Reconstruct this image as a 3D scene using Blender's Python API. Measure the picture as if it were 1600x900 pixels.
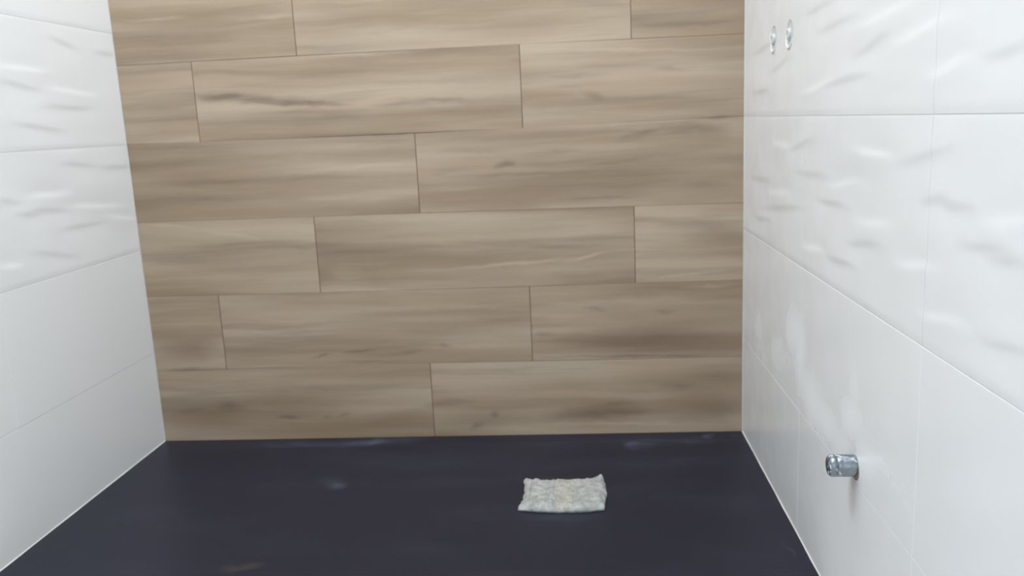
import bpy, bmesh, math, random
from mathutils import Vector, Matrix, noise

for _o in list(bpy.data.objects):
    bpy.data.objects.remove(_o, do_unlink=True)
SC = bpy.context.scene
COL = SC.collection
random.seed(7)

# ------------------------------------------------------------------ camera
CAM = Vector((1.2517, -2.3184, 0.8919))
PITCH, YAW, ROLL, FPX = 0.19430, -0.08110, -0.04670, 1321.97
fw = Vector((math.sin(YAW) * math.cos(PITCH), math.cos(YAW) * math.cos(PITCH), -math.sin(PITCH)))
rt = Vector((math.cos(YAW), -math.sin(YAW), 0))
up = rt.cross(fw)
r2 = rt * math.cos(ROLL) + up * math.sin(ROLL)
u2 = -rt * math.sin(ROLL) + up * math.cos(ROLL)
cd = bpy.data.cameras.new('camera')
cam = bpy.data.objects.new('camera', cd)
COL.objects.link(cam)
m = Matrix((r2, u2, -fw)).transposed().to_4x4()
m.translation = CAM
cam.matrix_world = m
cd.sensor_width = 36.0
cd.lens = FPX * 36.0 / 1600.0
cd.clip_start = 0.02
cd.dof.use_dof = True                      # the hand-held phone shot is slightly soft
cd.dof.focus_distance = 1.2
cd.dof.aperture_fstop = 6.5
SC.camera = cam

# ------------------------------------------------------------------ world, lights, exposure
w = bpy.data.worlds.new('world')
SC.world = w
w.use_nodes = True
w.node_tree.nodes['Background'].inputs[0].default_value = (0.75, 0.86, 1.0, 1)
w.node_tree.nodes['Background'].inputs[1].default_value = 2.0

def area(name, loc, aim, sx, sy, power, color):
    l = bpy.data.lights.new(name, 'AREA')
    l.shape = 'RECTANGLE'
    l.size, l.size_y, l.energy, l.color = sx, sy, power, color
    o = bpy.data.objects.new(name, l)
    COL.objects.link(o)
    o.location = loc
    o.rotation_euler = (Vector(aim) - Vector(loc)).to_track_quat('-Z', 'Y').to_euler()
    return o
area('overhead_fill', (0.80, -0.88, 2.60), (0.80, -0.88, 0.0), 1.5, 1.7, 39, (0.885, 0.95, 1.0))  # unseen overhead fill, added to light the walls from the ceiling
area('front_fill', (0.85, -3.50, 1.30), (0.85, 0.0, 0.6), 1.2, 1.6, 9.5, (0.93, 0.965, 1.0))  # unseen front fill, added behind the camera to lift the lower walls

SC.view_settings.view_transform = 'Standard'
SC.view_settings.look = 'None'
SC.view_settings.exposure = -0.05
SC.view_settings.gamma = 1.0
SC.view_settings.use_curve_mapping = False

# ------------------------------------------------------------------ measured marks (world metres)
# veins, haze and dust: centre (a, b), 2x2 matrix to the unit circle, strength
WOOD_VEINS = [
    (0.3842, 0.9818, 3.49, -0.37, -5.53, -57.94, 0.8),
    (0.5085, 0.9673, 6.23, -0.6, -6.46, -97.17, 1.0),
    (0.2954, 0.9963, 9.22, -1.06, -5.54, -57.86, 0.5),
    (0.9139, 0.9549, 5.25, -0.32, -4.01, -84.57, 0.7),
    (0.7911, 0.9506, 9.51, -0.68, -1.58, -118.07, 0.5),
    (0.612, 0.9265, 11.24, -0.98, -0.81, -64.87, 0.45),
    (0.6612, 0.8744, 4.7, -0.39, -2.93, -115.89, 0.7),
    (1.5608, 0.8527, 6.65, -0.03, 0.72, -49.7, 0.7),
    (1.4256, 0.8419, 11.84, -0.2, 18.75, -74.4, 0.6),
    (1.6278, 0.878, 12.02, 0.01, -0.94, -150.27, 0.7),
    (1.0615, 0.7775, 31.79, -1.51, 20.97, -83.71, 0.9),
    (0.9759, 0.8174, 7.16, -0.39, -0.74, -82.99, 0.45),
    (1.1844, 0.8015, 9.66, -0.36, 4.07, -73.12, 0.4),
    (1.0953, 0.7501, 3.6, -0.16, -1.68, -144.23, 0.5),
    (1.3903, 0.7756, 4.91, -0.1, 9.03, -117.3, 0.4),
    (1.3006, 0.9482, 26.79, -0.74, -22.8, -66.14, 0.6),
    (1.5118, 1.0088, 15.06, -0.14, -1.2, -76.48, 0.4),
    (1.5457, 1.1201, 6.44, -0.04, -1.74, -89.25, 0.6),
    (1.2598, 1.0032, 9.87, -0.31, -1.86, -121.17, 0.35),
    (0.9169, 1.0035, 14.44, -0.88, -2.27, -149.61, 0.3),
    (0.4706, 0.5728, 6.03, -0.58, -3.21, -91.11, 0.5),
    (0.926, 0.5622, 3.74, -0.22, -0.95, -61.69, 0.4),
    (1.1926, 0.5456, 8.11, -0.29, 0.03, -111.91, 0.4),
    (0.1107, 0.5429, 7.55, -0.95, 0.02, -67.4, 0.35),
    (0.5062, 0.2532, 29.39, -2.67, 36.26, -133.67, 0.9),
    (0.6203, 0.2637, 15.25, -1.24, 7.25, -131.67, 0.8),
    (0.76, 0.2563, 17.94, -1.26, 10.03, -132.22, 0.7),
    (0.8612, 0.2726, 33.86, -2.1, -2.79, -105.66, 0.7),
    (0.6645, 0.23, 5.95, -0.46, -1.92, -130.41, 0.6),
    (0.2122, 0.1038, 18.32, -2.08, -6.16, -49.7, 0.9),
    (0.0932, 0.0923, 20.36, -2.51, 8.12, -101.31, 0.6),
    (0.3831, 0.0666, 23.51, -2.34, -2.49, -125.81, 0.9),
    (0.5025, 0.0642, 37.21, -3.34, -2.5, -126.26, 0.9),
    (0.551, 0.0711, 43.59, -3.75, 36.62, -129.97, 0.8),
    (0.8617, 0.1, 11.9, -0.73, 1.98, -64.43, 0.6),
    (0.9941, 0.0623, 38.4, -1.93, -1.71, -85.53, 0.9),
    (0.942, 0.0301, 38.2, -2.07, 21.48, -74.04, 0.9),
    (1.3219, 0.0615, 5.02, -0.12, 0.66, -57.68, 0.9),
    (1.3407, 0.0861, 13.8, -0.31, 8.82, -104.52, 0.5),
    (1.5216, 0.1392, 14.02, -0.11, -0.1, -58.77, 0.6),
    (1.6464, 0.0645, 11.25, 0.03, -0.6, -29.12, 0.35),
    (1.4341, 0.276, 3.55, -0.05, -0.4, -24.46, 0.6),
    (1.4155, 0.2282, 3.32, -0.05, -2.68, -178.37, 0.9),
    (1.2936, 0.3685, 22.47, -0.6, -12.05, -90.54, 0.6),
    (1.4881, 0.3536, 25.85, -0.28, -3.22, -109.47, 0.6),
    (1.1477, 0.2987, 25.16, -0.97, -2.94, -107.18, 0.5),
    (0.1178, 0.2922, 8.64, -1.06, -0.13, -20.64, 0.4),
    (0.109, 0.2204, 9.37, -1.15, 0.76, -128.13, 0.8),
    (0.4683, 0.1514, 3.52, -0.33, 0.47, -56.94, 0.35),
    (0.2058, 1.1535, 5.08, -0.63, -0.25, -42.74, 0.3),
    (1.5601, 0.7, 7.38, -0.04, 0.73, -72.67, 0.4),
    (1.3018, 0.6757, 6.43, -0.17, -2.21, -114.74, 0.5),
    (1.5596, 0.596, 6.5, -0.03, -1.77, -47.56, 0.35),
    (0.2262, 0.718, 4.92, -0.58, -0.57, -55.63, 0.4),
    (0.0859, 0.6453, 9.65, -1.25, -9.01, -135.89, -0.8),
    (0.27, 0.6129, 8.92, -1.01, -19.98, -107.44, -0.7),
    (1.0664, 0.5032, 3.76, -0.17, 7.91, -138.7, -0.7),
    (1.2799, 0.5157, 12.66, -0.36, 26.41, -140.38, -0.8),
    (1.5415, 0.455, 7.23, -0.05, 14.11, -139.56, -0.7),
    (1.2079, 0.475, 5.66, -0.19, -1.3, -39.42, -0.35),
    (0.8946, 0.6385, 2.83, -0.17, -0.55, -70.25, -0.6),
    (0.5815, 0.7837, 3.99, -0.35, 6.31, -114.62, -0.6),
    (0.6592, 0.8502, 4.69, -0.39, -1.07, -72.16, -0.3),
    (0.6787, 1.0872, 4.79, -0.39, -3.4, -150.38, -0.5),
    (0.7873, 1.1395, 3.43, -0.25, -1.29, -37.99, -0.5),
    (0.3099, 0.9647, 6.15, -0.7, -2.31, -82.94, -0.4),
    (0.4604, 1.1981, 5.71, -0.58, 0.16, -87.07, -0.5),
    (0.1227, 1.2081, 9.27, -1.23, -1.16, -150.74, -0.5),
    (1.3625, 1.0636, 3.18, -0.07, -7.91, -153.54, -0.6),
    (1.2056, 0.9109, 4.89, -0.17, -0.89, -32.99, -0.3),
    (0.5926, 0.7036, 5.03, -0.44, -1.58, -80.25, -0.3),
    (0.5919, 0.4824, 13.53, -1.16, -3.25, -24.33, -0.35),
    (1.2822, 0.5975, 8.19, -0.23, -1.74, -47.08, -0.3),
    (0.9795, 0.2127, 6.82, -0.35, -0.42, -105.2, -0.5),
    (1.1254, 0.1939, 10.98, -0.44, -2.12, -87.74, -0.5),
    (0.7876, 0.3873, 2.75, -0.19, -2.0, -67.05, -0.3),
    (0.9463, 0.2798, 6.08, -0.33, -1.18, -44.16, -0.4),
    (1.4005, 0.3872, 3.81, -0.07, 1.29, -60.98, -0.4),
    (0.6532, 0.0848, 6.62, -0.51, 2.63, -42.66, -0.3),
    (1.4122, 0.027, 3.09, -0.05, -2.48, -129.46, -0.7),
    (1.0503, 0.1537, 6.06, -0.28, -0.66, -28.93, -0.3),
    (1.6109, 0.4223, 11.56, -0.01, 4.22, -139.04, -0.6),
]
WOOD_WARM_SHADE = [
    (1.3221, 0.0711, 4.26, -0.1, 0.24, -21.61, 0.75),
    (1.5928, 0.0751, 6.25, -0.01, -0.34, -16.34, 0.7),
    (1.6285, 0.1593, 9.44, 0.01, 0.45, -33.25, 0.4),
    (1.4162, 0.2728, 2.99, -0.05, -0.37, -22.39, 0.6),
    (0.971, 0.0491, 4.9, -0.26, 0.43, -25.58, 0.5),
    (0.7079, 0.0542, 7.56, -0.55, 0.47, -28.22, 0.35),
    (0.1501, 0.0752, 5.69, -0.67, 0.3, -19.24, 0.55),
    (0.3884, 0.1198, 3.74, -0.37, 0.34, -36.3, 0.35),
    (0.1166, 0.2826, 8.63, -1.06, 0.15, -17.19, 0.45),
    (0.7863, 0.3687, 2.75, -0.19, 0.37, -59.56, 0.3),
    (1.059, 0.3421, 6.93, -0.32, 0.55, -76.95, 0.4),
    (1.2431, 0.4648, 9.43, -0.29, 0.14, -46.04, 0.5),
    (1.6281, 0.576, 9.77, 0.01, -0.02, -18.96, 0.35),
    (1.6111, 0.8336, 9.97, -0.01, -0.49, -33.05, 0.4),
    (0.6344, 0.5488, 4.57, -0.38, 0.0, -34.28, 0.25),
    (1.628, 0.6973, 9.87, 0.01, -0.15, -29.07, 0.3),
]
GROUT_HAZE = [
    (-0.2053, 0.348, -16.49, 2.87, -3.97, -15.8, 0.6),
    (-0.2373, 0.3066, -9.64, 3.18, -3.46, -17.77, 0.35),
    (-0.3982, 0.351, -11.91, -3.74, -3.71, -20.89, 0.6),
    (-0.4478, 0.3423, -9.81, 0.65, -3.7, -21.05, 0.4),
    (-0.5437, 0.4261, -11.25, 2.81, -2.59, -15.95, 0.9),
    (-0.6085, 0.3886, -15.75, 2.01, -2.81, -9.76, 0.8),
    (-0.6896, 0.3335, -8.79, 4.29, -0.71, -14.54, 0.8),
    (-0.7859, 0.3224, -8.79, 2.36, 0.46, -22.09, 0.7),
    (-0.6963, 0.362, -7.26, 11.45, -3.24, -28.67, 0.4),
    (-0.9364, 0.3718, -13.21, 1.31, -2.9, -20.53, 0.7),
    (-0.9449, 0.4195, -30.47, 7.76, -2.99, -15.09, 0.4),
    (-0.9973, 0.34, -13.21, 1.36, -0.53, -18.93, 0.5),
    (-1.1087, 0.3558, -8.81, 7.11, -2.82, -31.73, 0.25),
    (-0.9011, 0.3121, -9.51, 0.92, -1.98, -21.9, 0.5),
]
PIPE_SHADOW_RUST = [  # pipe stub's shadow and rust drip, put into the tile colour
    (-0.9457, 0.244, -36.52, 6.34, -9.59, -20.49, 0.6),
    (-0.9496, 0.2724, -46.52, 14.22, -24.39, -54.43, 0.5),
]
TRAY_DUST = [
    (0.6073, -0.3163, 21.63, 7.65, -4.32, -23.02, 0.45),
    (0.6225, -0.3284, 42.96, 11.91, -22.85, -49.44, 0.4),
    (0.4108, -0.0448, 7.01, 2.32, 0.67, -25.09, 0.45),
    (0.6001, -0.0432, 8.83, 2.24, 2.56, -28.36, 0.55),
    (0.6492, -0.0354, 24.53, 11.2, 28.26, -26.96, 0.7),
    (0.7193, -0.0286, 11.8, 2.41, 2.47, -33.0, 0.35),
    (1.3876, -0.087, 26.12, -0.69, -3.98, -23.94, 0.9),
    (1.4242, -0.0696, 14.11, -1.17, 4.21, -27.04, 0.35),
    (1.5479, -0.0656, 9.51, -1.27, 1.4, -30.65, 0.3),
    (1.5983, -0.034, 31.39, 0.89, 29.46, -50.49, 0.6),
    (1.6737, -0.0277, 70.72, -12.89, -1.38, -29.41, 0.3),
    (1.6662, -0.6746, 101.49, -9.81, -141.68, -24.58, 0.45),
    (1.7011, -0.7315, -224.58, -14.31, 589.87, -30.04, 0.6),
    (1.1983, -0.5153, 9.8, 0.13, -0.82, -39.64, 0.22),
    (0.7769, -0.1808, 2.89, 0.56, -0.49, -13.07, 0.12),
    (1.413, -0.2044, 3.77, -0.31, 0.18, -17.28, 0.1),
]
TRAY_DIRT = [
    (0.5355, -0.7331, 22.7, 12.87, 18.6, -53.81, 0.6),
    (0.506, -0.7457, 36.17, 14.82, 8.74, -45.52, 0.4),
    (1.1792, -0.2986, 7.7, 0.16, 1.83, -63.96, 0.25),
]
CREASES_RIGHT = [
    ('D', -0.6954, 1.0309, -0.8588, 1.0254),
    ('B', -0.9005, 1.018, -1.0989, 1.0176),
    ('D', -0.9048, 0.975, -1.0292, 0.9833),
    ('B', -1.0826, 0.982, -1.2261, 0.9872),
    ('D', -0.5979, 1.0712, -0.7469, 1.0653),
    ('D', -0.1348, 1.0329, -0.3191, 1.0315),
    ('D', -0.3221, 0.9813, -0.4714, 0.9897),
    ('D', -0.7394, 0.9359, -0.9245, 0.9311),
    ('B', -0.5907, 0.9288, -0.7591, 0.9307),
    ('B', -1.1923, 0.9294, -1.2787, 0.9355),
    ('D', -1.345, 0.9413, -1.4105, 0.9358),
    ('D', -0.1087, 0.9389, -0.267, 0.9296),
    ('D', -0.5103, 0.8142, -0.6491, 0.8271),
    ('B', -0.3442, 0.8217, -0.4623, 0.81),
    ('B', -0.9198, 0.8274, -1.058, 0.8137),
    ('D', -1.1062, 0.8151, -1.2459, 0.8279),
    ('D', -0.5793, 0.7685, -0.7389, 0.7631),
    ('B', -0.7896, 0.7611, -0.9257, 0.769),
    ('D', -0.1182, 0.7262, -0.2785, 0.7234),
    ('B', -0.306, 0.7091, -0.4692, 0.7102),
    ('D', -0.7216, 0.7279, -0.8582, 0.721),
    ('B', -0.9311, 0.7153, -1.0587, 0.7151),
    ('D', -0.2473, 0.6644, -0.5657, 0.6876),
    ('D', -1.1835, 0.7702, -1.2529, 0.7711),
    ('D', -1.2529, 0.7711, -1.3149, 0.7661),
    ('B', -1.3683, 0.7642, -1.4285, 0.7667),
    ('D', -0.8934, 0.6727, -1.0144, 0.6792),
    ('D', -1.3048, 0.7299, -1.3981, 0.7296),
    ('D', -0.7862, 0.6309, -0.9111, 0.6274),
    ('B', -0.6145, 0.6265, -0.7303, 0.6279),
    ('D', -0.1688, 0.6324, -0.2972, 0.6303),
    ('B', -1.1125, 0.6768, -1.2145, 0.6812),
    ('D', -1.382, 0.7256, -1.4407, 0.7233),
    ('B', -1.203, 0.6239, -1.3024, 0.6294),
    ('D', -1.3694, 0.6327, -1.4531, 0.6329),
]
CREASES_LEFT = [
    ('D', -0.4979, 1.0239, -0.3747, 1.0214),
    ('B', -0.4898, 1.057, -0.3391, 1.0669),
    ('D', -0.2843, 1.136, -0.1928, 1.1284),
    ('D', -0.3383, 0.9705, -0.1731, 0.9803),
    ('B', -0.3017, 1.0149, -0.1346, 1.0152),
    ('D', -0.4552, 0.931, -0.2982, 0.9249),
    ('D', -0.094, 1.1152, -0.0127, 1.1244),
    ('D', -0.3074, 0.8354, -0.1808, 0.8335),
    ('D', -0.1306, 0.814, -0.0236, 0.8218),
    ('D', -0.5604, 0.7689, -0.5088, 0.7682),
    ('B', -0.4543, 0.7674, -0.312, 0.7746),
    ('D', -0.5066, 0.732, -0.4437, 0.7338),
    ('D', -0.4437, 0.7338, -0.3354, 0.7344),
    ('B', -0.2882, 0.7279, -0.077, 0.72),
    ('D', -0.3363, 0.6778, -0.1823, 0.6848),
    ('B', -0.1379, 0.6864, -0.0155, 0.6777),
    ('D', -0.4674, 0.6383, -0.3214, 0.6181),
    ('B', -0.595, 0.6278, -0.5247, 0.6314),
]

# ------------------------------------------------------------------ colours and relief
def _c(r, g, b):
    f = lambda c: (c / 255 / 12.92) if c / 255 <= 0.04045 else ((c / 255 + 0.055) / 1.055) ** 2.4
    return (f(r), f(g), f(b), 1)
WOOD_LIGHT, WOOD_DARK = _c(185, 168, 146), _c(151, 130, 109)
WOOD_LIGHT2, WOOD_DARK2 = _c(180, 155, 134), _c(150, 132, 103)
WOOD_VEIN, WOOD_PALE = _c(106, 92, 82), _c(192, 175, 155)
WHITE_A, WHITE_B, HAZE_COL = _c(238, 239, 240), _c(242, 243, 244), _c(250, 252, 253)
TRAY_A, TRAY_B, TRAY_DUST_COL = _c(32, 33, 47), _c(36, 37, 51), _c(96, 100, 118)
CREASE_H, CREASE_W = 0.00115, 0.006
EDGE_LOW = 0.0009
WOOD_BROWN = _c(122, 100, 80)

# ------------------------------------------------------------------ helpers
def sRGB(r, g, b):
    f = lambda c: (c / 255 / 12.92) if c / 255 <= 0.04045 else ((c / 255 + 0.055) / 1.055) ** 2.4
    return (f(r), f(g), f(b), 1)

def tag(o, label=None, cat=None, kind=None, group=None):
    if label: o['label'] = label
    if cat: o['category'] = cat
    if kind: o['kind'] = kind
    if group: o['group'] = group
    return o

def mesh_obj(name, me, parent=None):
    o = bpy.data.objects.new(name, me)
    COL.objects.link(o)
    if parent is not None:
        o.parent = parent
    return o

def obj(name, bm, mat, parent=None, smooth=False):
    me = bpy.data.meshes.new(name)
    bmesh.ops.recalc_face_normals(bm, faces=bm.faces[:])
    bm.to_mesh(me)
    bm.free()
    me.materials.append(mat)
    if smooth:
        for p in me.polygons: p.use_smooth = True
    return mesh_obj(name, me, parent)

def add_box(bm, lo, hi, bevel=0.0):
    vs = [bm.verts.new((x, y, z)) for x in (lo[0], hi[0]) for y in (lo[1], hi[1]) for z in (lo[2], hi[2])]
    fs = [(0, 1, 3, 2), (4, 6, 7, 5), (0, 4, 5, 1), (2, 3, 7, 6), (0, 2, 6, 4), (1, 5, 7, 3)]
    faces = [bm.faces.new([vs[i] for i in f]) for f in fs]
    if bevel:
        es = list({e for f in faces for e in f.edges})
        bmesh.ops.bevel(bm, geom=es, offset=bevel, segments=1, affect='EDGES')

def box(name, lo, hi, mat, parent=None, bevel=0.0):
    bm = bmesh.new()
    add_box(bm, lo, hi, bevel)
    return obj(name, bm, mat, parent)

class NT:
    """small node-tree builder"""
    def __init__(s, name):
        s.m = bpy.data.materials.new(name)
        s.m.use_nodes = True
        s.t = s.m.node_tree
        s.b = s.t.nodes['Principled BSDF']
    def n(s, kind, **kw):
        nd = s.t.nodes.new(kind)
        for k, v in kw.items(): setattr(nd, k, v)
        return nd
    def link(s, a, b): s.t.links.new(a, b)
    def val(s, sock, v):
        if isinstance(v, bpy.types.NodeSocket): s.link(v, sock)
        else: sock.default_value = v
    def math(s, op, a, b=0.0, c=0.0, clamp=False):
        nd = s.n('ShaderNodeMath', operation=op, use_clamp=clamp)
        for i, v in enumerate((a, b, c)): s.val(nd.inputs[i], v)
        return nd.outputs[0]
    def vmath(s, op, a, b=(0, 0, 0)):
        nd = s.n('ShaderNodeVectorMath', operation=op)
        s.val(nd.inputs[0], a); s.val(nd.inputs[1], b)
        return nd.outputs['Value'] if op in ('DOT_PRODUCT', 'LENGTH') else nd.outputs[0]
    def noise(s, vec, scale, detail=2.0, rough=0.5, dist=0.0, color=False):
        nd = s.n('ShaderNodeTexNoise')
        s.val(nd.inputs['Vector'], vec)
        nd.inputs['Scale'].default_value = scale
        nd.inputs['Detail'].default_value = detail
        nd.inputs['Roughness'].default_value = rough
        nd.inputs['Distortion'].default_value = dist
        return nd.outputs['Color' if color else 'Fac']
    def remap(s, v, a, b, c=0.0, d=1.0, smooth=False):
        nd = s.n('ShaderNodeMapRange', interpolation_type='SMOOTHSTEP' if smooth else 'LINEAR')
        s.val(nd.inputs['Value'], v)
        for k, x in zip(('From Min', 'From Max', 'To Min', 'To Max'), (a, b, c, d)): s.val(nd.inputs[k], x)
        return nd.outputs[0]
    def mix(s, f, a, b):
        nd = s.n('ShaderNodeMix', data_type='RGBA')
        s.val(nd.inputs['Factor'], f)
        s.val(nd.inputs['A'], a) if False else s.val(nd.inputs[6], a)
        s.val(nd.inputs[7], b)
        return nd.outputs[2]
    def pos(s):
        return s.n('ShaderNodeNewGeometry').outputs['Position']
    def rnd(s):
        return s.n('ShaderNodeObjectInfo').outputs['Random']
    def blobs(s, p, rows, axes, inner=0.0, comb='ADD'):
        """sum (or maximum) of soft ellipses given in the plane of two world axes"""
        total = None
        for a, b, m0, m1, m2, m3, st in rows:
            v = [0, 0, 0]; v[axes[0]] = a; v[axes[1]] = b
            q = s.vmath('SUBTRACT', p, tuple(v))
            r1 = [0, 0, 0]; r1[axes[0]] = m0; r1[axes[1]] = m1
            r2_ = [0, 0, 0]; r2_[axes[0]] = m2; r2_[axes[1]] = m3
            x = s.vmath('DOT_PRODUCT', q, tuple(r1))
            y = s.vmath('DOT_PRODUCT', q, tuple(r2_))
            r = s.math('SQRT', s.math('MULTIPLY_ADD', x, x, s.math('MULTIPLY', y, y)))
            g = s.remap(r, inner, 1.15, st, 0.0, smooth=True)
            total = g if total is None else s.math('ADD' if comb == 'ADD' else 'MAXIMUM', total, g)
        return total
    def bump(s, h, strength, dist):
        nd = s.n('ShaderNodeBump')
        nd.inputs['Strength'].default_value = strength
        nd.inputs['Distance'].default_value = dist
        s.val(nd.inputs['Height'], h)
        s.link(nd.outputs[0], s.b.inputs['Normal'])
    def set(s, **kw):
        names = dict(color='Base Color', rough='Roughness', metal='Metallic', spec='Specular IOR Level',
                     coat='Coat Weight', coat_rough='Coat Roughness', trans='Transmission Weight', alpha='Alpha')
        for k, v in kw.items(): s.val(s.b.inputs[names[k]], v)
        return s

def plain(name, col, rough=0.6, metal=0.0, spec=0.5, var=0.06):
    t = NT(name)
    n = t.noise(t.pos(), 9.0, 3.0)
    dark = tuple(c * (1 - var) for c in col[:3]) + (1,)
    t.set(color=t.mix(n, dark, col), rough=rough, metal=metal, spec=spec)
    return t.m

# ------------------------------------------------------------------ materials
# wood-look porcelain planks
t = NT('wood_look_porcelain')
P0 = t.pos()
rn = t.rnd()
off = t.n('ShaderNodeCombineXYZ')
t.val(off.inputs[0], t.math('MULTIPLY', rn, 37.0)); t.val(off.inputs[1], t.math('MULTIPLY', rn, 11.0)); t.val(off.inputs[2], t.math('MULTIPLY', rn, 23.0))
Pr = t.vmath('ADD', P0, off.outputs[0])
warp = t.vmath('MULTIPLY', t.vmath('SUBTRACT', t.noise(t.vmath('MULTIPLY', Pr, (3.5, 1, 8)), 1.0, 2.0, color=True), (0.5, 0.5, 0.5)), (0.0, 0.0, 0.028))
Pw = t.vmath('ADD', Pr, warp)
broad = t.noise(t.vmath('MULTIPLY', Pw, (1.0, 1, 9)), 1.0, 2.0, 0.5)
band = t.noise(t.vmath('MULTIPLY', Pw, (1.7, 1, 30)), 1.0, 3.0, 0.55)
fine = t.noise(t.vmath('MULTIPLY', Pw, (5.0, 1, 120)), 1.0, 3.0, 0.6)
hue = t.noise(t.vmath('MULTIPLY', Pw, (2.0, 1, 14)), 1.0, 1.0)
c1 = t.mix(t.remap(broad, 0.33, 0.67), WOOD_DARK, WOOD_LIGHT)
c2 = t.mix(t.remap(hue, 0.38, 0.66, 0.0, 0.55), c1, t.mix(t.remap(broad, 0.33, 0.67), WOOD_DARK2, WOOD_LIGHT2))
c3 = t.mix(t.remap(band, 0.52, 0.78, 0.0, 0.44), c2, WOOD_VEIN)
c3 = t.mix(t.remap(band, 0.46, 0.24, 0.0, 0.36), c3, WOOD_PALE)
c4 = t.mix(t.remap(fine, 0.5, 0.8, 0.0, 0.14), c3, WOOD_VEIN)
# the veins and knots that can be recognised, each where it stands
wob = t.vmath('MULTIPLY', t.vmath('SUBTRACT', t.noise(t.vmath('MULTIPLY', P0, (16, 1, 30)), 1.0, 3.0, color=True), (0.5, 0.5, 0.5)), (0.06, 0.0, 0.016))
Pb = t.vmath('ADD', P0, wob)
darkv = t.blobs(Pb, [r for r in WOOD_VEINS if r[-1] > 0], (0, 2))
litev = t.blobs(Pb, [tuple(r[:-1]) + (-r[-1],) for r in WOOD_VEINS if r[-1] < 0], (0, 2))
brk = t.remap(t.noise(t.vmath('MULTIPLY', P0, (14, 1, 70)), 1.0, 3.0), 0.3, 0.6, 0.45, 1.0)
c5 = t.mix(t.math('MULTIPLY', t.math('MULTIPLY', t.math('MINIMUM', darkv, 0.95), brk), 0.72, clamp=True), c4, WOOD_VEIN)
warm_shade = t.blobs(Pb, WOOD_WARM_SHADE, (0, 2))  # brown wood tones; along the bottom course they also paint in contact shade
c5 = t.mix(t.math('MULTIPLY', warm_shade, 0.8, clamp=True), c5, WOOD_BROWN)
c6 = t.mix(t.math('MULTIPLY', t.math('MULTIPLY', litev, brk), 0.85, clamp=True), c5, WOOD_PALE)
t.set(color=c6, rough=t.remap(band, 0.3, 0.7, 0.42, 0.56), spec=0.35)
t.bump(fine, 0.25, 0.0006)
M_WOOD = t.m

# glazed white wall tiles; grout haze smeared on the right wall is a film of its own shape
def white_tile(name, haze=False):
    t = NT(name)
    p = t.pos()
    n = t.noise(p, 2.2, 2.0)
    col = t.mix(n, WHITE_A, WHITE_B)
    rough = t.remap(t.noise(p, 14.0, 3.0), 0.3, 0.7, 0.16, 0.26)
    if haze:
        wv = t.vmath('MULTIPLY', t.vmath('SUBTRACT', t.noise(t.vmath('MULTIPLY', p, (1, 7, 10)), 1.0, 1.0, color=True), (0.5, 0.5, 0.5)), (0.0, 0.05, 0.02))
        h = t.blobs(t.vmath('ADD', p, wv), GROUT_HAZE, (1, 2), inner=0.12, comb='MAX')
        col = t.mix(t.math('MULTIPLY', h, 0.62, clamp=True), col, HAZE_COL)
        rough = t.math('ADD', rough, t.math('MULTIPLY', h, 0.30))
        shade_run = t.blobs(p, PIPE_SHADOW_RUST, (1, 2), inner=0.2)          # cast shadow of the pipe stub painted in, with a rusty drip
        col = t.mix(t.math('MULTIPLY', shade_run, 0.8, clamp=True), col, sRGB(206, 196, 188))
    t.set(color=col, rough=rough, spec=0.5)
    t.bump(t.noise(p, 7.0, 1.0), 0.12, 0.004)
    return t.m
M_TILE = white_tile('glazed_white')
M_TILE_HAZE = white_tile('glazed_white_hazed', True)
M_GROUT_W = plain('white_grout', sRGB(206, 208, 206), 0.8)
M_GROUT_B = plain('brown_grout', sRGB(108, 82, 66), 0.85)
M_SEAL = plain('white_sealant', sRGB(238, 238, 234), 0.45)
M_PLASTER = plain('white_plaster', sRGB(226, 226, 222), 0.9)
M_BOUNCE_FLOOR = plain('pale_floor', sRGB(205, 203, 198), 0.6)  # unseen floor, kept pale to bounce light up the side walls

# charcoal shower tray with builder's dust
t = NT('charcoal_tray')
p = t.pos()
base = t.mix(t.noise(p, 3.2, 3.0), TRAY_A, TRAY_B)
wv = t.vmath('MULTIPLY', t.vmath('SUBTRACT', t.noise(p, 24.0, 4.0, color=True), (0.5, 0.5, 0.5)), (0.05, 0.03, 0.0))
pd = t.vmath('ADD', p, wv)
d = t.blobs(pd, TRAY_DUST, (0, 1))
d = t.math('MULTIPLY', d, t.remap(t.noise(t.vmath('MULTIPLY', p, (0.6, 1, 1)), 34.0, 4.0, 0.6), 0.35, 0.6, 0.25, 1.0))
film = t.remap(t.noise(t.vmath('MULTIPLY', p, (1.5, 5, 1)), 1.6, 5.0, 0.65), 0.5, 0.85, 0.0, 0.10)
base = t.mix(t.math('ADD', t.math('MULTIPLY', d, 0.65), film, clamp=True), base, TRAY_DUST_COL)
dd = t.blobs(pd, TRAY_DIRT, (0, 1))
base = t.mix(t.math('MULTIPLY', dd, 0.5, clamp=True), base, sRGB(92, 82, 58))
t.set(color=base, rough=t.math('ADD', 0.40, t.math('MULTIPLY', d, 0.3)), spec=0.25)
t.bump(t.noise(p, 120.0, 3.0, 0.6), 0.10, 0.001)
M_TRAY = t.m

# ------------------------------------------------------------------ room shell (structure)
W = 1.70
ROWS_W = [0.0, 0.2735, 0.5760, 0.8763, 1.1763, 1.4763, 1.7763, 2.0763, 2.3763, 2.6500]
DEPTH = -3.60
TOP = 2.65
TH = 0.008                                   # tile thickness
G = 0.0006                                   # half a joint

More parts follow.
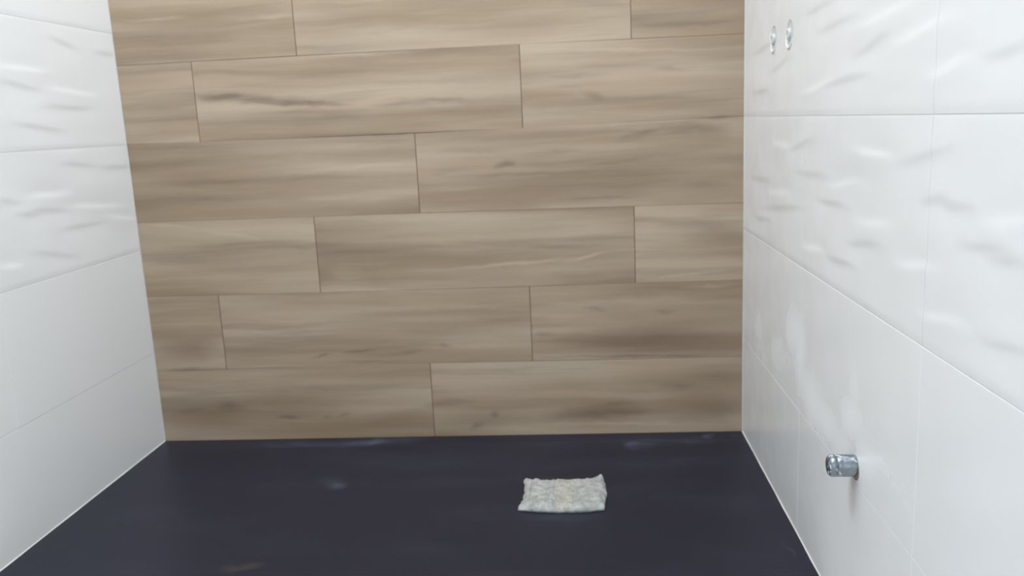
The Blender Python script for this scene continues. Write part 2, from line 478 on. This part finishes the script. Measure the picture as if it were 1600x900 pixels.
floor_o = tag(box('floor', (-0.15, DEPTH, -0.10), (W + 0.15, 0.15, -0.03), M_BOUNCE_FLOOR), kind='structure')
ceiling_o = tag(box('ceiling', (-0.15, DEPTH, TOP), (W + 0.15, 0.15, TOP + 0.1), M_PLASTER), kind='structure')
wall_back = tag(box('wall_back', (-0.15, 0.0009, -0.03), (W + 0.15, 0.15, TOP), M_GROUT_B), kind='structure')
# side walls: the wall surface behind the tiles carries the grout, 1 mm below the glaze
wall_left = tag(box('wall_left', (-0.15, DEPTH, -0.03), (-0.0012, TH, TOP), M_GROUT_W), kind='structure')
wall_right = tag(box('wall_right', (W + 0.0012, DEPTH, -0.03), (W + 0.15, TH, TOP), M_GROUT_W), kind='structure')
bm = bmesh.new()                              # front wall behind the camera; window opening added and sized for fill light
x0, x1, z0, z1 = 0.25, 1.45, 0.5, 2.1
for lo, hi in (((-0.15, DEPTH - 0.12, -0.03), (x0, DEPTH, TOP)), ((x1, DEPTH - 0.12, -0.03), (W + 0.15, DEPTH, TOP)),
               ((x0, DEPTH - 0.12, -0.03), (x1, DEPTH, z0)), ((x0, DEPTH - 0.12, z1), (x1, DEPTH, TOP))):
    add_box(bm, lo, hi)
wall_front = tag(obj('wall_front', bm, M_PLASTER), kind='structure')
bm = bmesh.new()
f = 0.05
for lo, hi in (((x0, DEPTH - 0.09, z0), (x0 + f, DEPTH - 0.03, z1)), ((x1 - f, DEPTH - 0.09, z0), (x1, DEPTH - 0.03, z1)),
               ((x0 + f, DEPTH - 0.09, z0), (x1 - f, DEPTH - 0.03, z0 + f)), ((x0 + f, DEPTH - 0.09, z1 - f), (x1 - f, DEPTH - 0.03, z1)),
               ((0.83, DEPTH - 0.09, z0 + f), (0.87, DEPTH - 0.03, z1 - f))):
    add_box(bm, lo, hi)
unseen_window_1 = tag(obj('unseen_window_1', bm, M_SEAL), kind='structure')

# ------------------------------------------------------------------ wood-look planks on the back wall
# (row bottom, row top, joints) measured from the wall; rows run out of the true by a millimetre or two
ZR = [0.0, 0.2195, 0.4380, 0.6535, 0.8745, 1.0905, 1.3090, 1.5275, 1.7460, 1.9645, 2.1830, 2.4015, 2.65]
JOINTS = [[0.817], [0.214, 1.1125], [0.5155, 1.4065], [0.817], [0.213, 1.1125], [0.509, 1.407],
          [0.817], [0.214, 1.1125], [0.5155, 1.4065], [0.817], [0.214, 1.1125], [0.5155, 1.4065]]
TILT = [0.0, 0.0015, -0.004, -0.009, 0.001, -0.004, 0, 0, 0, 0, 0, 0, 0]   # rise of each course line across the wall
SAG = [0.0, 0.003, -0.002, 0.001, -0.006, 0.003, 0, 0, 0, 0, 0, 0, 0]
def course(i, x):
    u = x / W
    return ZR[i] + TILT[i] * (u - 0.5) + SAG[i] * (4 * u * (1 - u) - 0.5)
for i in range(len(ZR) - 1):
    xs = [0.0008] + JOINTS[i] + [W - 0.0008]
    for k in range(len(xs) - 1):
        a, b = xs[k] + (0.0009 if k else 0), xs[k + 1] - (0.0009 if k < len(xs) - 2 else 0)
        gz = 0.0003
        proud = random.uniform(0.0, 0.0007)
        bm = bmesh.new()
        y = [TH, -proud]
        quad = [(a, course(i, a) + gz), (b, course(i, b) + gz), (b, course(i + 1, b) - gz), (a, course(i + 1, a) - gz)]
        if i == 0: quad[0] = (a, -0.02); quad[1] = (b, -0.02)
        back = [bm.verts.new((q[0], y[0], q[1])) for q in quad]
        front = [bm.verts.new((q[0], y[1], q[1])) for q in quad]
        ff = bm.faces.new(front)
        bm.faces.new(back[::-1])
        for j in range(4):
            bm.faces.new((back[j], back[(j + 1) % 4], front[(j + 1) % 4], front[j]))
        bmesh.ops.bevel(bm, geom=list(ff.edges), offset=0.0005, segments=1, affect='EDGES')
        obj('plank', bm, M_WOOD, wall_back)

# ------------------------------------------------------------------ white tiles on the side walls
INLETS = [(-0.3246, 1.0434), (-0.4652, 1.0413)]
def crease_table(rows):
    out = []
    for kind, a0, b0, a1, b1 in rows:
        if a1 < a0: a0, b0, a1, b1 = a1, b1, a0, b0
        mid = ((a0 + a1) / 2, (b0 + b1) / 2)
        L = max((a1 - a0) / 2, 0.035) * 1.3
        ang = math.atan2(b1 - b0, a1 - a0)
        out.append((1.0 if kind == 'D' else -1.0, mid, L, math.cos(ang), math.sin(ang)))
    return out
CR, CL = crease_table(CREASES_RIGHT), crease_table(CREASES_LEFT)
def spread(tab, ya, yb, za, zb):
    """unseen tiles repeat the relief of the seen ones, 0.6 m along the wall"""
    return [(s, (mid[0] + dy, mid[1] + dz), L, c, sn) for s, mid, L, c, sn in tab for dy, dz in ((0, 0),)]
def relief(y, z, tab):
    h = 0.0
    for s, mid, L, c, sn in tab:
        dy, dz = y - mid[0], z - mid[1]
        if abs(dy) > 0.30 or abs(dz) > 0.07: continue
        u = dy * c + dz * sn
        v = -dy * sn + dz * c
        if abs(u) > L * 1.3: continue
        v += 0.006 * math.sin(u / L * 1.6)
        tap = max(0.0, 1 - (u / (L * 1.3)) ** 2) ** 1.5
        h += s * CREASE_H * tap * math.tanh(v / CREASE_W) * math.exp(-(v / 0.030) ** 2)
    h += 0.0006 * (noise.noise((y * 5.0, z * 15.0, 3.1)) )
    return h
def wavy_tile(side, ya, yb, za, zb, seen, mat, parent):
    tab = CR if side > 0 else CL
    if not seen:                             # shift this tile back onto the measured ones
        sy = (-0.6 if side > 0 else 0.0) - yb if False else 0.0
    ny, nz = (60, 120) if seen else (16, 16)
    if side > 0 and seen and any(ya < iy < yb and za < iz < zb for iy, iz in INLETS): ny = 220
    face = []
    bm = bmesh.new()
    wx = (W if side > 0 else 0.0)
    local = [c for c in tab if ya - 0.25 < c[1][0] < yb + 0.2 and za - 0.08 < c[1][1] < zb + 0.08]
    if not local:
        local = []
        for s, mid, L, c, sn in tab:         # borrow the relief of a measured tile
            if side > 0 and -1.2 < mid[0] < -0.6 and 0.576 < mid[1] < 0.876:
                local.append((s, (mid[0] + yb + 0.6, mid[1] + zb - 0.876), L, c, sn))
            if side < 0 and -0.6 < mid[0] < 0 and 0.576 < mid[1] < 0.876:
                local.append((s, (mid[0] + yb, mid[1] + zb - 0.876), L, c, sn))
    grid = []
    for j in range(nz + 1):
        row = []
        for i in range(ny + 1):
            y = ya + (yb - ya) * i / ny
            z = za + (zb - za) * j / nz
            e = min(y - ya, yb - y, z - za, zb - z)
            h = relief(y, z, local)
            k = min(1.0, min(z - za, zb - z) / 0.010)
            h = 0.0004 + h * k
            h -= EDGE_LOW * max(0.0, 1 - (z - za) / 0.013) ** 1.5      # the glaze rolls in at the lower edge
            h -= 0.0003 * max(0.0, 1 - (zb - z) / 0.0035)              # and more sharply at the upper one
            if side > 0 and seen:
                for iy, iz in INLETS:
                    r = math.hypot(y - iy, z - iz)
                    if r < 0.030: h = min(h, h - 0.0068 * min(1.0, max(0.0, (0.0285 - r) / 0.0045)))
            row.append(bm.verts.new((wx - side * h, y, z)))
        grid.append(row)
    for j in range(nz):
        for i in range(ny):
            bm.faces.new((grid[j][i], grid[j][i + 1], grid[j + 1][i + 1], grid[j + 1][i]))
    rim = grid[0][:] + [grid[j][ny] for j in range(1, nz + 1)] + grid[nz][ny - 1::-1] + [grid[j][0] for j in range(nz - 1, 0, -1)]
    bk = [bm.verts.new((wx + side * TH, v.co.y, v.co.z)) for v in rim]
    n = len(rim)
    for i in range(n):
        bm.faces.new((rim[i], rim[(i + 1) % n], bk[(i + 1) % n], bk[i]))
    bm.faces.new(bk[::-1])
    for i in range(n):                        # crisp arris, so the glaze is not shaded round the edge
        ed = bm.edges.get((rim[i], rim[(i + 1) % n]))
        if ed: ed.smooth = False
    obj('wavy_tile', bm, mat, parent, smooth=True)

def flat_tile(side, ya, yb, za, zb, mat, parent):
    wx = (W if side > 0 else 0.0)
    pr = random.uniform(0.0, 0.0004)
    bm = bmesh.new()
    xs = sorted((wx + side * TH, wx - side * pr))
    add_box(bm, (xs[0], ya, za), (xs[1], yb, zb), 0.0005)
    obj('smooth_tile', bm, mat, parent)

for side, wall, ys in ((1, wall_right, [-0.0005, -0.602, -1.203, -1.804, -2.405, -3.006, DEPTH]),
                       (-1, wall_left, [-0.0005, -0.618, -1.219, -1.820, -2.421, -3.022, DEPTH])):
    for r in range(9):
        za, zb = ROWS_W[r] + G, ROWS_W[r + 1] - G
        if r == 0: za = -0.02
        for c in range(6):
            yb, ya = ys[c] - (0.0003 if c else 0), ys[c + 1] + (0.0003 if c < 5 else 0)
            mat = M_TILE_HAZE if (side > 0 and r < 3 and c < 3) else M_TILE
            if r < 2:
                flat_tile(side, ya, yb, za, zb, mat, wall)
            else:
                seen = (r in (2, 3, 4)) and c < (3 if side > 0 else 1)
                wavy_tile(side, ya, yb, za, zb, seen, mat, wall)

# silicone in the corners
def bead(name, a, b, r, mat, nrm):
    bm = bmesh.new()
    a, b = Vector(a), Vector(b)
    ax = (b - a).normalized()
    n1, n2 = Vector(nrm[0]), Vector(nrm[1])
    rings = []
    N = 10
    for i in range(N + 1):
        t_ = i / N
        c = a.lerp(b, t_)
        k = r * (1 + 0.25 * math.sin(i * 2.3))
        rings.append([bm.verts.new(c + n1 * x * k + n2 * y_ * k) for x, y_ in ((0, 0), (1, 0), (0.45, 0.45), (0, 1))])
    for i in range(N):
        for j in range(4):
            bm.faces.new((rings[i][j], rings[i][(j + 1) % 4], rings[i + 1][(j + 1) % 4], rings[i + 1][j]))
    bm.faces.new(rings[0]); bm.faces.new(rings[-1][::-1])
    return tag(obj(name, bm, mat), kind='structure')
bead('trim_1', (0.0005, -0.003, 0.0008), (0.0005, -0.797, 0.0008), 0.0019, M_SEAL, ((1, 0, 0), (0, 0, 1)))
bead('trim_2', (W - 0.0005, -0.003, 0.0008), (W - 0.0005, -0.797, 0.0008), 0.0019, M_SEAL, ((-1, 0, 0), (0, 0, 1)))
bead('trim_3', (0.0002, -0.0012, 0.004), (0.0002, -0.0012, TOP - 0.002), 0.0016, M_GROUT_W, ((1, 0, 0), (0, -1, 0)))
bead('trim_4', (W - 0.0002, -0.0012, 0.004), (W - 0.0002, -0.0012, TOP - 0.002), 0.0016, M_GROUT_W, ((-1, 0, 0), (0, -1, 0)))

# ------------------------------------------------------------------ shower tray
TW, TD = 1.6985, 0.80
DC = (1.196, -0.406)
tray = bpy.data.objects.new('shower_tray', None)
COL.objects.link(tray)
tray.location = (0, 0, -0.03)
tag(tray, 'matt charcoal shower tray with dusty smears filling the floor between the walls', 'shower tray')
bm = bmesh.new()
nx, ny = 68, 32
g = []
for j in range(ny + 1):
    row = []
    for i in range(nx + 1):
        x = 0.0008 + TW * i / nx
        y = -0.0010 - (TD - 0.001) * j / ny
        d_ = math.hypot(x - DC[0], y - DC[1])
        e = min(x, W - x, -y, TD + y)
        z = -0.004 * (1 - min(1.0, d_ / 1.2)) * min(1.0, e / 0.05)
        if j == ny: z -= 0.003
        row.append(bm.verts.new((x, y, z + 0.03)))
    g.append(row)
for j in range(ny):
    for i in range(nx):
        bm.faces.new((g[j][i], g[j + 1][i], g[j + 1][i + 1], g[j][i + 1]))
rim = g[0][:] + [g[j][nx] for j in range(1, ny + 1)] + g[ny][nx - 1::-1] + [g[j][0] for j in range(ny - 1, 0, -1)]
bk = [bm.verts.new((v.co.x, v.co.y, 0.0002)) for v in rim]
for i in range(len(rim)):
    bm.faces.new((rim[i], rim[(i + 1) % len(rim)], bk[(i + 1) % len(rim)], bk[i]))
bm.faces.new(bk[::-1])
obj('tray_slab', bm, M_TRAY, tray, smooth=False)

# ------------------------------------------------------------------ wrapped drain cover
t = NT('crumpled_wrap')
p = t.pos()
n1 = t.noise(p, 60.0, 4.0, 0.6)
col = t.mix(t.remap(n1, 0.35, 0.65), sRGB(164, 166, 162), sRGB(204, 205, 202))
t.set(color=col, rough=0.32, spec=0.6)
t.bump(t.noise(p, 210.0, 4.0, 0.75), 0.9, 0.004)
M_WRAP = t.m
t = NT('masking_tape')
p = t.pos()
col = t.mix(t.remap(t.noise(p, 60.0, 4.0, 0.6), 0.35, 0.65), sRGB(166, 163, 153), sRGB(190, 187, 178))
t.set(color=col, rough=0.45, spec=0.5)
t.bump(t.noise(p, 210.0, 4.0, 0.7), 0.5, 0.002)
M_TAPE = t.m
M_DRAIN = plain('drain_steel', sRGB(150, 152, 154), 0.35, 0.9)

drain = bpy.data.objects.new('wrapped_drain_cover', None)
COL.objects.link(drain)
drain.location = (DC[0], DC[1], 0.0)
tag(drain, 'rectangular drain cover wrapped in crumpled pale plastic film on the dark shower tray', 'drain cover')
# outline in plan (local): back edge dips in the middle, right rear corner stands up
def drain_xy(u, v):
    """u 0..1 left to right, v 0..1 back to front"""
    xb = -0.098 + 0.198 * u; yb = 0.083 - 0.010 * math.sin(u * math.pi) + 0.004 * u
    xf = -0.100 + 0.196 * u + 0.002; yf = -0.076 - 0.012 * math.sin(u * math.pi) - 0.004 * u
    x = xb + (xf - xb) * v; y = yb + (yf - yb) * v
    x += 0.006 * math.sin(v * 3.1) * (1 if u > 0.9 else 0) - 0.004 * math.sin(v * 3.1) * (1 if u < 0.1 else 0) * -1
    if u in (0.0, 1.0) or v in (0.0, 1.0):
        x += 0.0035 * noise.noise((u * 9, v * 9, 1.7)); y += 0.0035 * noise.noise((u * 14, v * 9, 5.2))
    if u < 0.04: x -= 0.006 * max(0, v - 0.7) / 0.3
    return x, y
def drain_z(u, v):
    e = min(u * 1.2, (1 - u) * 1.2, v, 1 - v)
    z = 0.012 * min(1.0, e / 0.10) ** 0.6
    z += 0.0028 * noise.noise((u * 13, v * 9, 0.4)) + 0.0022 * noise.noise((u * 30, v * 22, 8.4)) + 0.0016 * noise.noise((u * 60, v * 50, 2.4))
    z += 0.009 * math.exp(-((u - 0.965) / 0.045) ** 2 - ((v - 0.02) / 0.10) ** 2)    # lifted corner
    z += 0.004 * math.exp(-((u - 0.02) / 0.03) ** 2 - ((v - 0.0) / 0.12) ** 2)
    z -= 0.0035 * math.exp(-((u - 0.40) / 0.012) ** 2)                             # crease
    z += 0.003 * math.exp(-((v - 0.93) / 0.04) ** 2)
    return max(0.0022, z + 0.0015)
def wrap_mesh(u0, u1, v0, v1, nu, nv, lift, closed_z):
    bm = bmesh.new()
    g = []
    for j in range(nv + 1):
        row = []
        for i in range(nu + 1):
            u = u0 + (u1 - u0) * i / nu; v = v0 + (v1 - v0) * j / nv
            x, y = drain_xy(u, v)
            row.append(bm.verts.new((x, y, drain_z(u, v) + lift)))
        g.append(row)
    for j in range(nv):
        for i in range(nu):
            bm.faces.new((g[j][i], g[j + 1][i], g[j + 1][i + 1], g[j][i + 1]))
    rim = g[0][:] + [g[j][nu] for j in range(1, nv + 1)] + g[nv][nu - 1::-1] + [g[j][0] for j in range(nv - 1, 0, -1)]
    bk = [bm.verts.new((v.co.x, v.co.y, closed_z if closed_z is not None else v.co.z - 0.0007)) for v in rim]
    for i in range(len(rim)):
        bm.faces.new((rim[i], rim[(i + 1) % len(rim)], bk[(i + 1) % len(rim)], bk[i]))
    if closed_z is not None: bm.faces.new(bk[::-1])
    return bm
obj('plastic_wrap', wrap_mesh(0, 1, 0, 1, 90, 60, 0.0, -0.003), M_WRAP, drain, smooth=True)
tp = obj('tape_strip', wrap_mesh(0.425, 0.625, 0.0, 0.985, 24, 50, 0.0003, None), M_TAPE, drain, smooth=True)
tp['label'] = 'beige strip across the middle of the wrap'

# ------------------------------------------------------------------ pipe stub on the right wall
def lathe(bm, prof, c, axis='x', seg=40, wob=0.0):
    """prof: (distance along the axis, radius)"""
    rings = []
    for k, (a, r) in enumerate(prof):
        ring = []
        for s_ in range(seg):
            th = 2 * math.pi * s_ / seg
            rr = r * (1 + wob * noise.noise((math.cos(th) * 2.2, math.sin(th) * 2.2, a * 90)))
            ring.append(bm.verts.new((c[0] + a, c[1] + rr * math.cos(th), c[2] + rr * math.sin(th))))
        rings.append(ring)
    for k in range(len(rings) - 1):
        for s_ in range(seg):
            bm.faces.new((rings[k][s_], rings[k][(s_ + 1) % seg], rings[k + 1][(s_ + 1) % seg], rings[k + 1][s_]))
    if prof[0][1] > 0: bm.faces.new(rings[0][::-1])
    if prof[-1][1] > 0: bm.faces.new(rings[-1])

t = NT('smeared_chrome')
p = t.pos()
sm = t.remap(t.noise(t.vmath('MULTIPLY', p, (1, 1.6, 0.8)), 62.0, 3.0, 0.55, 1.4), 0.545, 0.62, 0, 1, smooth=True)
col = t.mix(t.noise(p, 60.0, 2.0), sRGB(118, 124, 134), sRGB(158, 168, 176))
col = t.mix(sm, col, sRGB(205, 212, 216))
t.set(color=col, rough=t.remap(sm, 0, 1, 0.30, 0.65), metal=t.remap(sm, 0, 1, 0.85, 0.0))
t.bump(t.noise(p, 160.0, 3.0), 0.5, 0.002)
M_PIPE = t.m
M_CAP = plain('pipe_cap_grey', sRGB(120, 124, 130), 0.35, 0.7, var=0.25)
M_RUST = plain('raw_brown_edge', sRGB(148, 130, 116), 0.8, var=0.3)
pipe = bpy.data.objects.new('pipe_stub', None)
COL.objects.link(pipe)
PC = (W, -0.958, 0.3045)
pipe.location = PC
tag(pipe, 'short capped metal pipe stub smeared with white, sticking out low from the right wall', 'pipe')
bm = bmesh.new()
lathe(bm, [(0.004, 0.0172), (-0.004, 0.0182), (-0.010, 0.0184), (-0.022, 0.0182), (-0.024, 0.0177), (-0.026, 0.0182), (-0.033, 0.0182)], (0, 0, 0), wob=0.05)
obj('pipe_body', bm, M_PIPE, pipe, smooth=True)
bm = bmesh.new()
lathe(bm, [(-0.0332, 0.0185), (-0.038, 0.0184), (-0.042, 0.0172), (-0.0445, 0.0145), (-0.0455, 0.0095), (-0.0458, 0.0001)], (0, 0, 0), wob=0.03)
obj('end_cap', bm, M_PIPE, pipe, smooth=True)
bm = bmesh.new()
lathe(bm, [(0.004, 0.0180), (-0.0012, 0.0196), (-0.0016, 0.0188), (-0.0014, 0.0181)], (0, -0.0015, -0.0050), seg=28)
rr_ = obj('hole_rim', bm, M_RUST, pipe)
rr_['label'] = 'brown raw edge of the hole under the pipe'
# ------------------------------------------------------------------ the two water inlets (15 cm apart)
M_SOCKET = plain('pale_socket', sRGB(206, 209, 209), 0.55)
M_SHADE = plain('shaded_recess', sRGB(128, 130, 130), 0.9)  # grey that paints shade into the inlet recess
for (iy, iz), tilt, lab in ((INLETS[0], 1, 'small round water inlet hole in the right wall, the one nearer the wood-look wall'),
                            (INLETS[1], 0, 'small round water inlet hole in the right wall, the one farther from the wood-look wall')):
    e = bpy.data.objects.new('water_inlet', None)
    COL.objects.link(e)
    e.location = (W, iy, iz)
    tag(e, lab, 'water inlet', group=None)
    bm = bmesh.new()                          # recess bottom, greyed to paint the hole's shade into it
    lathe(bm, [(0.0068, 0.0245), (0.0052, 0.0245), (0.0050, 0.0001)], (0, 0, 0), seg=28)
    obj('recess', bm, M_SHADE, e)
    bm = bmesh.new()                          # plug standing in the middle of the recess
    lathe(bm, [(0.0065, 0.0120), (-0.002, 0.0118), (-0.0045, 0.0100), (-0.0050, 0.0070), (-0.0020, 0.0055), (-0.0018, 0.0001)], (0, 0.001, 0.001), seg=28, wob=0.15)
    obj('plug', bm, M_SOCKET, e, smooth=True)
    bm = bmesh.new()                          # raised lower lip of filler
    n = 14
    rings = []
    for i in range(n + 1):
        a = math.radians(200 + 140 * i / n)
        r = 0.0265
        fat = 0.0035 * math.sin(math.pi * i / n) + 0.0004
        c = Vector((-0.0005, r * math.cos(a), r * math.sin(a)))
        rad = Vector((0, math.cos(a), math.sin(a)))
        rings.append([bm.verts.new(c + rad * fat * math.cos(q) + Vector((-1, 0, 0)) * fat * 0.9 * math.sin(q)) for q in [math.tau * j / 8 for j in range(8)]])
    for i in range(n):
        for j in range(8):
            bm.faces.new((rings[i][j], rings[i][(j + 1) % 8], rings[i + 1][(j + 1) % 8], rings[i + 1][j]))
    bm.faces.new(rings[0]); bm.faces.new(rings[-1][::-1])
    obj('filler_lip', bm, M_SEAL, e, smooth=True)
